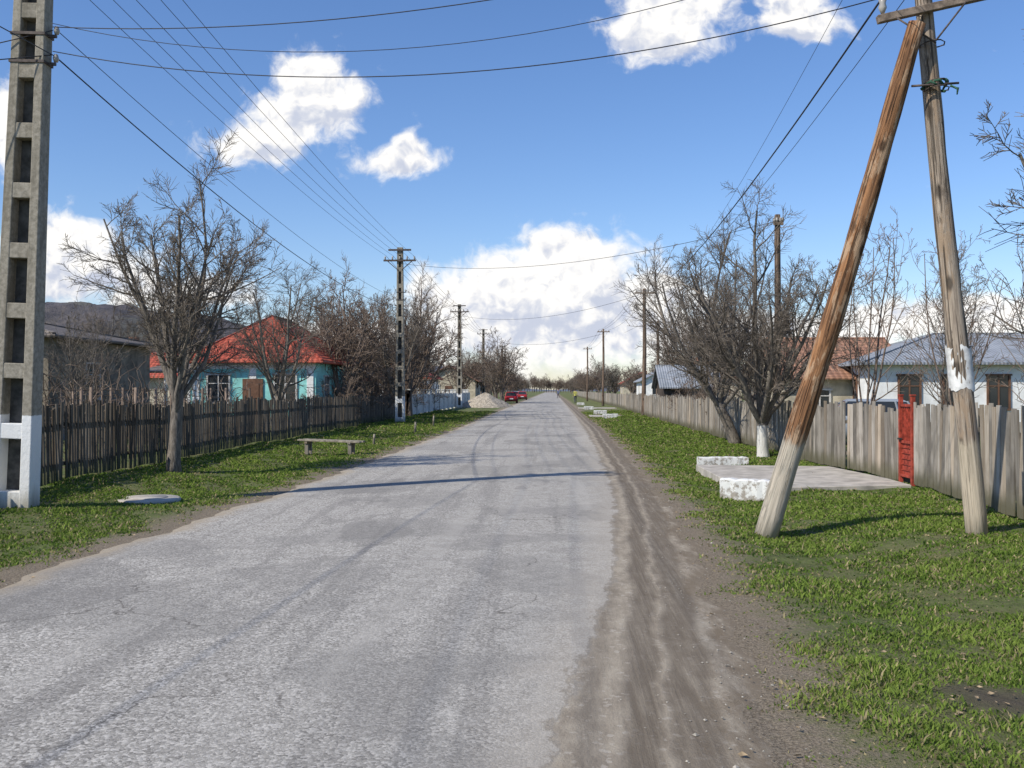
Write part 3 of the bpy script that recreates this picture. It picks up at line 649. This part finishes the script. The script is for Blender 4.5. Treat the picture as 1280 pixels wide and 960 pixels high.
def house(name,x0,x1,y0,y1,eave,ridge,walls,roof,kind='hip',axis='x',wins=(),side=(),door=None,ov=.45,chim=True,band=None,fr=None,plinth=True):
    cx,cy=(x0+x1)/2,(y0+y1)/2; e=empty(name,(cx,cy,0)); w,d=(x1-x0)/2,(y1-y0)/2
    mb=MB(); vs=[(-w,-d,-.1),(w,-d,-.1),(w,d,-.1),(-w,d,-.1),(-w,-d,eave),(w,-d,eave),(w,d,eave),(-w,d,eave)]; fs=[(0,1,5,4),(1,2,6,5),(2,3,7,6),(3,0,4,7),(3,2,1,0)]
    mb.add(vs,fs)
    if kind=='gable':
        rz=ridge-.12
        if axis=='x': mb.add([(-w,-d,eave),(-w,d,eave),(-w,0,rz),(w,-d,eave),(w,d,eave),(w,0,rz)],[(0,2,1),(3,4,5)])
        else: mb.add([(-w,-d,eave),(w,-d,eave),(0,-d,rz),(-w,d,eave),(w,d,eave),(0,d,rz)],[(0,1,2),(3,5,4)])
    mb.ob('walls',walls,parent=e)
    if plinth:
        mb=MB(); mb.box((0,0,.2),(2*w+.08,2*d+.08,.5)); mb.ob('plinth',GRP,parent=e)
    W,D=w+ov,d+ov; zz=eave-.1; inset=min(W,D)*(1 if kind=='hip' else 0)
    if axis=='x': rg=[(-W+inset,0,ridge),(W-inset,0,ridge)]
    else: rg=[(0,-D+inset,ridge),(0,D-inset,ridge)]
    mb=MB(); c4=[(-W,-D,zz),(W,-D,zz),(W,D,zz),(-W,D,zz)]; lo=[(a,b_,z-.09) for a,b_,z in c4]
    V=c4+rg+lo
    if axis=='x': fs=[(0,1,5,4),(2,3,4,5),(1,2,5),(3,0,4)]
    else: fs=[(0,1,4),(1,2,5,4),(2,3,5),(3,0,4,5)]
    fs+=[(6,7,1,0),(7,8,2,1),(8,9,3,2),(9,6,0,3),(9,8,7,6)]
    if kind=='gable':
        rl=[(a,b_,z-.1) for a,b_,z in rg]; V=c4+rg+lo+rl
        if axis=='x': fs=[(0,1,5,4),(2,3,4,5),(7,6,10,11),(9,8,11,10),(0,6,7,1),(2,8,9,3),(0,4,10,6),(4,3,9,10),(1,7,11,5),(5,11,8,2)]
        else: fs=[(1,2,5,4),(3,0,4,5),(8,7,10,11),(6,9,11,10),(1,7,8,2),(3,9,6,0),(0,6,10,4),(4,10,7,1),(3,5,11,9),(5,2,8,11)]
    mb.add(V,fs); mb.ob('roof',roof,parent=e)
    mb=MB(); mb.beam(rg[0],rg[1],.16,.08)
    if kind=='hip':
        for i,c in enumerate(c4):
            q=rg[0] if ((axis=='x' and c[0]<0) or (axis=='y' and c[1]<0)) else rg[1]; mb.beam((c[0]*.99,c[1]*.99,c[2]+.03),q,.12,.07)
    mb.ob('ridge_caps',roof,parent=e)
    if wins or side or door:
        mf,mg=MB(),MB()
        def win(cx_,cz,ww,hh,face):
            def P(u,off,z): return (u,-d-off,z) if face=='f' else ((-w-off,u,z) if face=='l' else (w+off,u,z))
            def B(m_,u,z,su,sz,off,th): m_.box(P(u,off,z),(su,th,sz) if face=='f' else (th,su,sz))
            B(mg,cx_,cz,ww-.06,hh-.06,.004,.03)
            for s in(-1,1): B(mf,cx_+s*(ww/2-.035),cz,.07,hh,.03,.08)
            for s in(-1,1): B(mf,cx_,cz+s*(hh/2+.0),ww+.1,.07,.035,.10)
            B(mf,cx_,cz,.05,hh-.08,.027,.06); B(mf,cx_,cz+hh*.18,ww-.15,.04,.024,.05)
        for u,z,ww,hh in wins: win(u,z,ww,hh,'f')
        for u,z,ww,hh,fc in side: win(u,z,ww,hh,fc)
        mf.ob('window_frames',fr or FR,parent=e); mg.ob('window_glass',GL,parent=e)
    if door is not None:
        mb=MB(); mb.box((door,-d-.03,1.15),(.95,.08,2.1)); mb.box((door,-d-.08,.7),(.6,.03,.7)); mb.box((door,-d-.08,1.65),(.6,.03,.7)); mb.box((door,-d-.4,.1),(1.4,.8,.2)); mb.ob('door',FRB,parent=e,bevel=.01)
    if chim:
        mb=MB(); mb.box((w*.3,d*.25,ridge-.3),(.45,.45,1.1)); mb.box((w*.3,d*.25,ridge+.27),(.55,.55,.1)); mb.ob('chimney',simple('brick',(.33,.17,.11),.9,.3,8,.3),parent=e)
    if band:
        mb=MB(); 
        for u in(-w+.25,w-.25,0): mb.box((u,-d-.02,1.5),(.3,.06,2.9))
        mb.box((0,-d-.015,eave-.3),(2*w-.02,.05,.3)); mb.ob('pilasters',band,parent=e)
    return e
h=house('turquoise_house',-16.6,-10.8,43.5,52.5,3.1,5.3,TQ,RT,'hip','y',wins=((-1.6,1.75,1.1,1.3),(1.5,1.75,1.1,1.3)),side=((-2.5,1.7,1.,1.3,'r'),(1.5,1.7,1.,1.3,'r')),door=0.,band=WW,chim=False)
mb=MB(); mb.box((-4.1,-2.6,2.75),(2.8,4.2,.08),(.12,0,0)); 
mb.ob('porch_roof',GD,parent=h); mb=MB()
for u in(-5.3,-4.1,-3.0): mb.box((u,-4.4,1.3),(.12,.12,2.7))
mb.ob('porch_posts',WW,parent=h)
house('small_outbuilding',-13.3,-12.,57,61,2.4,3.4,WW,RT,'gable','y',wins=((0,1.3,.7,.8),),chim=False)
house('brown_house',-24,-16.6,31,39,3.6,4.4,BRP,GD,'hip','x',wins=((2.2,2.0,1.2,1.3),(-1,2.0,1.2,1.3)),side=((-1,2,1.1,1.3,'r'),),door=.6,chim=False)
house('cream_house',-33,-26.5,60,68,3.2,5.0,CRM,BT,'gable','y',wins=((-1.5,1.9,1.1,1.3),(1.5,1.9,1.1,1.3)))
house('brick_barn',-25,-20.5,58,62,2.6,4.0,CRM,RT,'gable','x',wins=((0,1.6,1.,1.),),chim=False)
h=house('white_house',12.4,24,38,46,2.85,4.1,WW,GT,'hip','x',wins=((-4.3,1.6,.9,1.35),(-2.6,1.6,.9,1.35),(-.9,1.6,.9,1.35),(.8,1.6,.9,1.35),(2.5,1.6,.9,1.35),(4.2,1.6,.9,1.35)),side=((-2,1.6,1.,1.35,'l'),(1.5,1.6,1.,1.35,'l')),fr=FRB,chim=False)
house('brown_roof_house',9.6,14.4,40,47,2.3,4.0,CRM,BT,'gable','x',wins=((-1.0,1.3,.9,.8),),chim=False)
s=house('garden_shed',6.5,9.6,56,60,1.95,3.15,DARKW,GT,'gable','x',chim=False,plinth=False,ov=.3)
mb=MB(); mb.box((.5,-2.03,.95),(.9,.05,1.85)); mb.box((-.9,-2.03,1.2),(.5,.05,.5)); mb.ob('door_and_hatch',simple('old_plank',(.2,.17,.14)),parent=s)
for i,(x,y,wm,rm) in enumerate(((-19,92,WW,RT),(-17,125,CRM,BT),(-20,160,WW,RT),(11,92,CRM,BT),(12,128,WW,GT),(13,175,CRM,RT),(20,75,WW,BT),(32,58,CRM,RT))):
    house('village_house',x,x+7,y,y+9,2.9,4.9,wm,rm,rnd.choice(('hip','gable')),'y',wins=((-1.7,1.7,1.1,1.3),(1.7,1.7,1.1,1.3)),side=((0,1.7,1,1.2,'r' if x<0 else 'l'),),door=0.)

# vine trellis
mb=MB(); R=random.Random(5)
for row in range(5):
    xx=-10.0-row*1.3
    for k in range(8):
        y=16+k*2.2; mb.tube([(xx,y,-.1),(xx+R.uniform(-.05,.05),y,1.75)],[.04,.035],6)
    for z in(.8,1.3,1.7): mb.tube([(xx,16+2.2*i,z-.02*(i%2)) for i in range(8)],[.004]*8,4)
    for k in range(110):
        y=16+15.4*R.random(); p=Vector((xx,y,R.uniform(.5,1.7))); d=Vector((R.gauss(0,.3),R.gauss(0,1),R.gauss(.3,.5))).normalized(); pts=[p.copy()]
        for i in range(7):
            d=(d+Vector((R.gauss(0,.4),R.gauss(0,.4),R.gauss(-.03,.4)))).normalized(); p=p+d*.2; p.x=xx+(p.x-xx)*.8; p.z=max(p.z,.1); pts.append(p.copy())
        mb.tube(pts,[.013-.0012*i for i in range(8)],4,0,False)
mb.ob('grape_vine_trellis',BARK2[1])

# ---------------------------------------------------------------- small things
CON=simple('concrete_slab',(.42,.385,.335),.9,.18,3,.4)
def chipped():
    m,t,b=mat('chipped_white_paint'); o=t.obj(); n=t.noise(o,7,7,.75); z=t.sep(o)[2]
    c=t.mix(t.ss(t.m('ADD',n,t.m('MULTIPLY',z,.35)),.47,.57),(.30,.27,.23),(.66,.66,.63)); t.set(b.inputs['Base Color'],c); t.set(b.inputs['Normal'],t.bump(n,.5,.02)); return m
CP=chipped()
def slab(name,poly,z0,z1,m,bev=.01):
    mb=MB(); mb.loft([[(x,y,z0) for x,y in poly],[(x,y,z1) for x,y in poly]]); return mb.ob(name,m,bevel=bev)
slab('concrete_driveway',[(3.15,18.3),(3.95,16.35),(5.0,16.6),(6.2,16.85),(6.22,18.2),(5.95,20.9),(4.6,21.05),(3.15,21.2)],-.15,.055,CON)
def block(x,y,l,rz,h=.26,w=.26):
    mb=MB(); n=10; rings=[]
    for i in range(n+1):
        u=-l/2+l*i/n; j=rnd.uniform(-.012,.012)
        rings.append([(u,-w/2+j,-.15),(u,-w/2+j,h*.92+j),(u,-w/2+.04,h+j),(u,w/2-.04,h+j),(u,w/2+j,h*.92),(u,w/2,-.15)])
    mb.loft(rings); return mb.ob('culvert_parapet',CP,(x,y,-.02),(0,0,rz))
block(3.15,15.6,.85,-.42,.28); block(3.8,21.6,1.1,.02,.22)
for x,y,l in((3.5,58,.9),(3.4,68,.9),(3.2,84,.8),(3.2,108,.8)): block(x,y,l,.1,.26,.25)
for y in(61.5,88): slab('concrete_driveway',[(2.4,y-1.5),(5.8,y-1.5),(5.8,y+1.5),(2.4,y+1.5)],-.15,.04,CON)
mb=MB(); mb.tube([(0,0,-.1),(0,0,.05),(0,0,.07)],[.5,.5,.47],28); mb.tube([(0,0,.069),(0,0,.085)],[.30,.29],24); mb.ob('manhole_cover',CON,(-6.45,15.1,gz(-6.45,15.1)-.02))
bench=empty('plank_bench',(-5.9,25.4,gz(-5.9,25.4)),(0,0,-.22)); BW=wood('bench_wood',(.17,.15,.12),(.33,.30,.25))
BWx=simple('bench_plank',(.27,.24,.19),.85,.3,9,.3)
mb=MB(); mb.box((0,-.09,.42),(1.8,.15,.045),(0,.02,0)); mb.box((.05,.09,.425),(1.75,.15,.045),(0,.02,0)); mb.ob('seat',BWx,parent=bench,bevel=.006)
mb=MB()
for s in(-.65,.6):
    for q in(-.1,.1): mb.box((s,q,.17),(.09,.07,.46),(0,0,.1))
    mb.box((s,0,.375),(.08,.34,.05))
mb.ob('legs',BW,parent=bench)
for x,y,h_ in((-5.6,30,.3),(-5.3,37,.45),(-5.7,46,.45)):
    mb=MB(); mb.tube([(0,0,-.1),(.01,0,h_*.6),(.02,0,h_)],[.045,.04,.035],7); mb.ob('marker_stake',BWx,(x,y,0))
mb=MB(); vs=[];fs=[]; nr,na=24,60
for i in range(nr+1):
    r=i/nr
    for k in range(na):
        a=6.2832*k/na; z=1.35*max(0,(1-r)**.9)+.12*(1-r); q=mnoise.noise(Vector((r*3*math.cos(a),r*3*math.sin(a),3)))*.22*(1-r)+rnd.uniform(-.03,.03)
        vs.append((2.8*r*math.cos(a)*(1+.12*math.sin(3*a)),2.8*r*math.sin(a),max(-.05,z+q-.06)))
for i in range(nr):
    for k in range(na): k2=(k+1)%na; fs.append((i*na+k,i*na+k2,(i+1)*na+k2,(i+1)*na+k))
mb.add(vs,fs); mb.ob('gravel_heap',simple('gravel',(.38,.33,.26),.95,.3,7,.8),(-6.6,94,0))

def car(x,y,rz,paint):
    e=empty('parked_car',(x,y,0),(0,0,rz)); P=simple('car_paint',paint,.3,.05,1,spec=.5); K=simple('tyre_rubber',(.02,.02,.02),.8); HB=simple('wheel_rim',(.4,.4,.42),.4,metal=.6)
    mb=MB(); st=[(-2.02,.45,.70,.70),(-1.95,.28,.86,.78),(-1.5,.22,.93,.82),(-.6,.20,.92,.83),(.7,.20,.90,.83),(1.3,.22,.82,.82),(1.8,.26,.72,.77),(2.0,.34,.62,.68)]
    rings=[[(-hw*.96,yy,zb),(-hw,yy,(zb+zt)/2),(-hw*.97,yy,zt-.08),(-hw*.86,yy,zt),(hw*.86,yy,zt),(hw*.97,yy,zt-.08),(hw,yy,(zb+zt)/2),(hw*.96,yy,zb)] for yy,zb,zt,hw in st]
    mb.loft(rings,0,True); mb.ob('body',P,parent=e)
    mb=MB(); mb.loft([[(-.72,-1.75,.88),(.72,-1.75,.88),(.72,.95,.86),(-.72,.95,.86)],[(-.60,-1.42,1.34),(.60,-1.42,1.34),(.60,.25,1.35),(-.60,.25,1.35)]]); mb.ob('windows',GL,parent=e)
    mb=MB(); mb.loft([[(-.61,-1.45,1.335),(.61,-1.45,1.335),(.61,.28,1.345),(-.61,.28,1.345)],[(-.52,-1.3,1.41),(.52,-1.3,1.41),(.52,.15,1.41),(-.52,.15,1.41)]])
    for s in(-1,1):
        for a,b_ in(((.72,-1.75,.87),(.6,-1.43,1.35)),((.72,.96,.86),(.6,.26,1.35)),((.725,-.35,.87),(.605,-.4,1.35)),((.725,-1.2,.87),(.605,-1.1,1.35))): mb.beam((s*a[0],a[1],a[2]),(s*b_[0],b_[1],b_[2]),.06,.05)
    mb.ob('roof_and_pillars',P,parent=e,bevel=.01)
    mb=MB(); mh=MB()
    for s in(-1,1):
        for yy in(-1.25,1.25):
            mb.tube([(s*.62,yy,.3),(s*.66,yy,.3),(s*.82,yy,.3),(s*.84,yy,.3)],[.27,.30,.30,.27],20); mh.tube([(s*.835,yy,.3),(s*.85,yy,.3)],[.18,.15],14)
    mb.ob('tyres',K,parent=e); mh.ob('rims',HB,parent=e)
    mb=MB(); 
    for s in(-1,1): mb.box((s*.58,-2.0,.66),(.28,.1,.16)); 
    mb.ob('tail_lights',simple('red_lens',(.4,.02,.02),.2),parent=e)
    mb=MB(); 
    for s in(-1,1): mb.box((s*.52,1.95,.58),(.28,.1,.14))
    mb.box((0,-2.04,.55),(.5,.02,.12)); mb.ob('headlights_and_plate',simple('clear_lens',(.7,.7,.7),.2),parent=e)
    mb=MB(); mb.box((0,-2.03,.40),(1.5,.10,.14)); mb.box((0,2.0,.38),(1.45,.10,.14)); 
    for s in(-1,1): mb.box((s*.86,.75,.92),(.14,.07,.1))
    mb.ob('bumpers_and_mirrors',K,parent=e,bevel=.02)
car(-5.2,122,.05,(.40,.02,.03)); car(-5.0,160,.05,(.35,.03,.03)); car(9.3,30,1.4,(.25,.28,.32)); car(-6.5,176,.0,(.5,.5,.5))

def person(x,y,rz,top,leg):
    e=empty('pedestrian',(x,y,.01),(0,0,rz)); 
    V=[(0,0,.93),(0,0,1.12),(0,.01,1.36),(0,.01,1.48),(.10,0,.88),(.12,.12,.5),(.11,.02,.09),(.11,.16,.03),(-.10,0,.88),(-.11,-.06,.5),(-.11,-.28,.12),(-.11,-.16,.03),(.19,0,1.40),(.24,-.07,1.12),(.24,.06,.87),(-.19,0,1.40),(-.24,.08,1.12),(-.23,.22,.9)]
    E=[(0,1),(1,2),(2,3),(0,4),(4,5),(5,6),(6,7),(0,8),(8,9),(9,10),(10,11),(2,12),(12,13),(13,14),(2,15),(15,16),(16,17)]
    Rd=[.15,.13,.155,.06,.10,.075,.05,.035,.10,.075,.05,.035,.07,.05,.035,.07,.05,.035]
    m=bpy.data.meshes.new('body'); m.from_pydata(V,E,[]); o=put('body',m,parent=e)
    sk=o.modifiers.new('s','SKIN'); su=o.modifiers.new('u','SUBSURF'); su.levels=su.render_levels=2
    for i,r in enumerate(Rd): m.skin_vertices[0].data[i].radius=(r,r*.8,)
    m.skin_vertices[0].data[0].use_root=True
    mm,t,b=mat('clothes'); ob=t.obj(); z=t.sep(ob)[2]; c=t.mix(t.ss(z,.90,.92),leg,top); c=t.mix(t.ss(z,.08,.07),c,(.02,.02,.02)); c=t.mix(t.ss(z,1.45,1.46),c,(.5,.32,.24)); t.set(b.inputs['Base Color'],c); m.materials.append(mm)
    SK=simple('skin',(.5,.32,.24),.6,.05); mb=MB()
    prof=[(1.49,.045),(1.52,.06),(1.56,.08),(1.62,.09),(1.68,.088),(1.72,.065),(1.74,.02)]
    mb.tube([(0,.015,z) for z,_ in prof],[r for _,r in prof],14); mb.box((0,.115,1.60),(.025,.035,.045),(.3,0,0))
    for s in(-1,1): mb.box((s*.092,.01,1.61),(.02,.035,.06)); 
    mb.ob('head',SK,parent=e,bevel=.006); mb=MB(); mb.tube([(0,-.01,z) for z in(1.58,1.64,1.70,1.745,1.765)],[.085,.10,.098,.07,.02],14); mb.ob('hair',simple('hair',(.03,.02,.015)),parent=e)
    for s,yy,zz in((.24,.07,.86),(-.23,.24,.88)):
        mb=MB(); mb.box((s,yy,zz-.05),(.03,.07,.10))
        for k in range(4): mb.tube([(s,yy-.028+.018*k,zz-.09),(s*.97,yy-.026+.018*k,zz-.13),(s*.92,yy-.02+.017*k,zz-.155-.008*(k in(1,2)))],[.009,.008,.006],5)
        mb.tube([(s,yy+.035,zz-.03),(s*.97,yy+.055,zz-.07),(s*.95,yy+.055,zz-.10)],[.010,.009,.007],5); mb.ob('hand',SK,parent=e)
person(1.2,185,2.9,(.10,.12,.2),(.03,.03,.05)); person(2.9,120,.2,(.45,.42,.1),(.05,.05,.08))
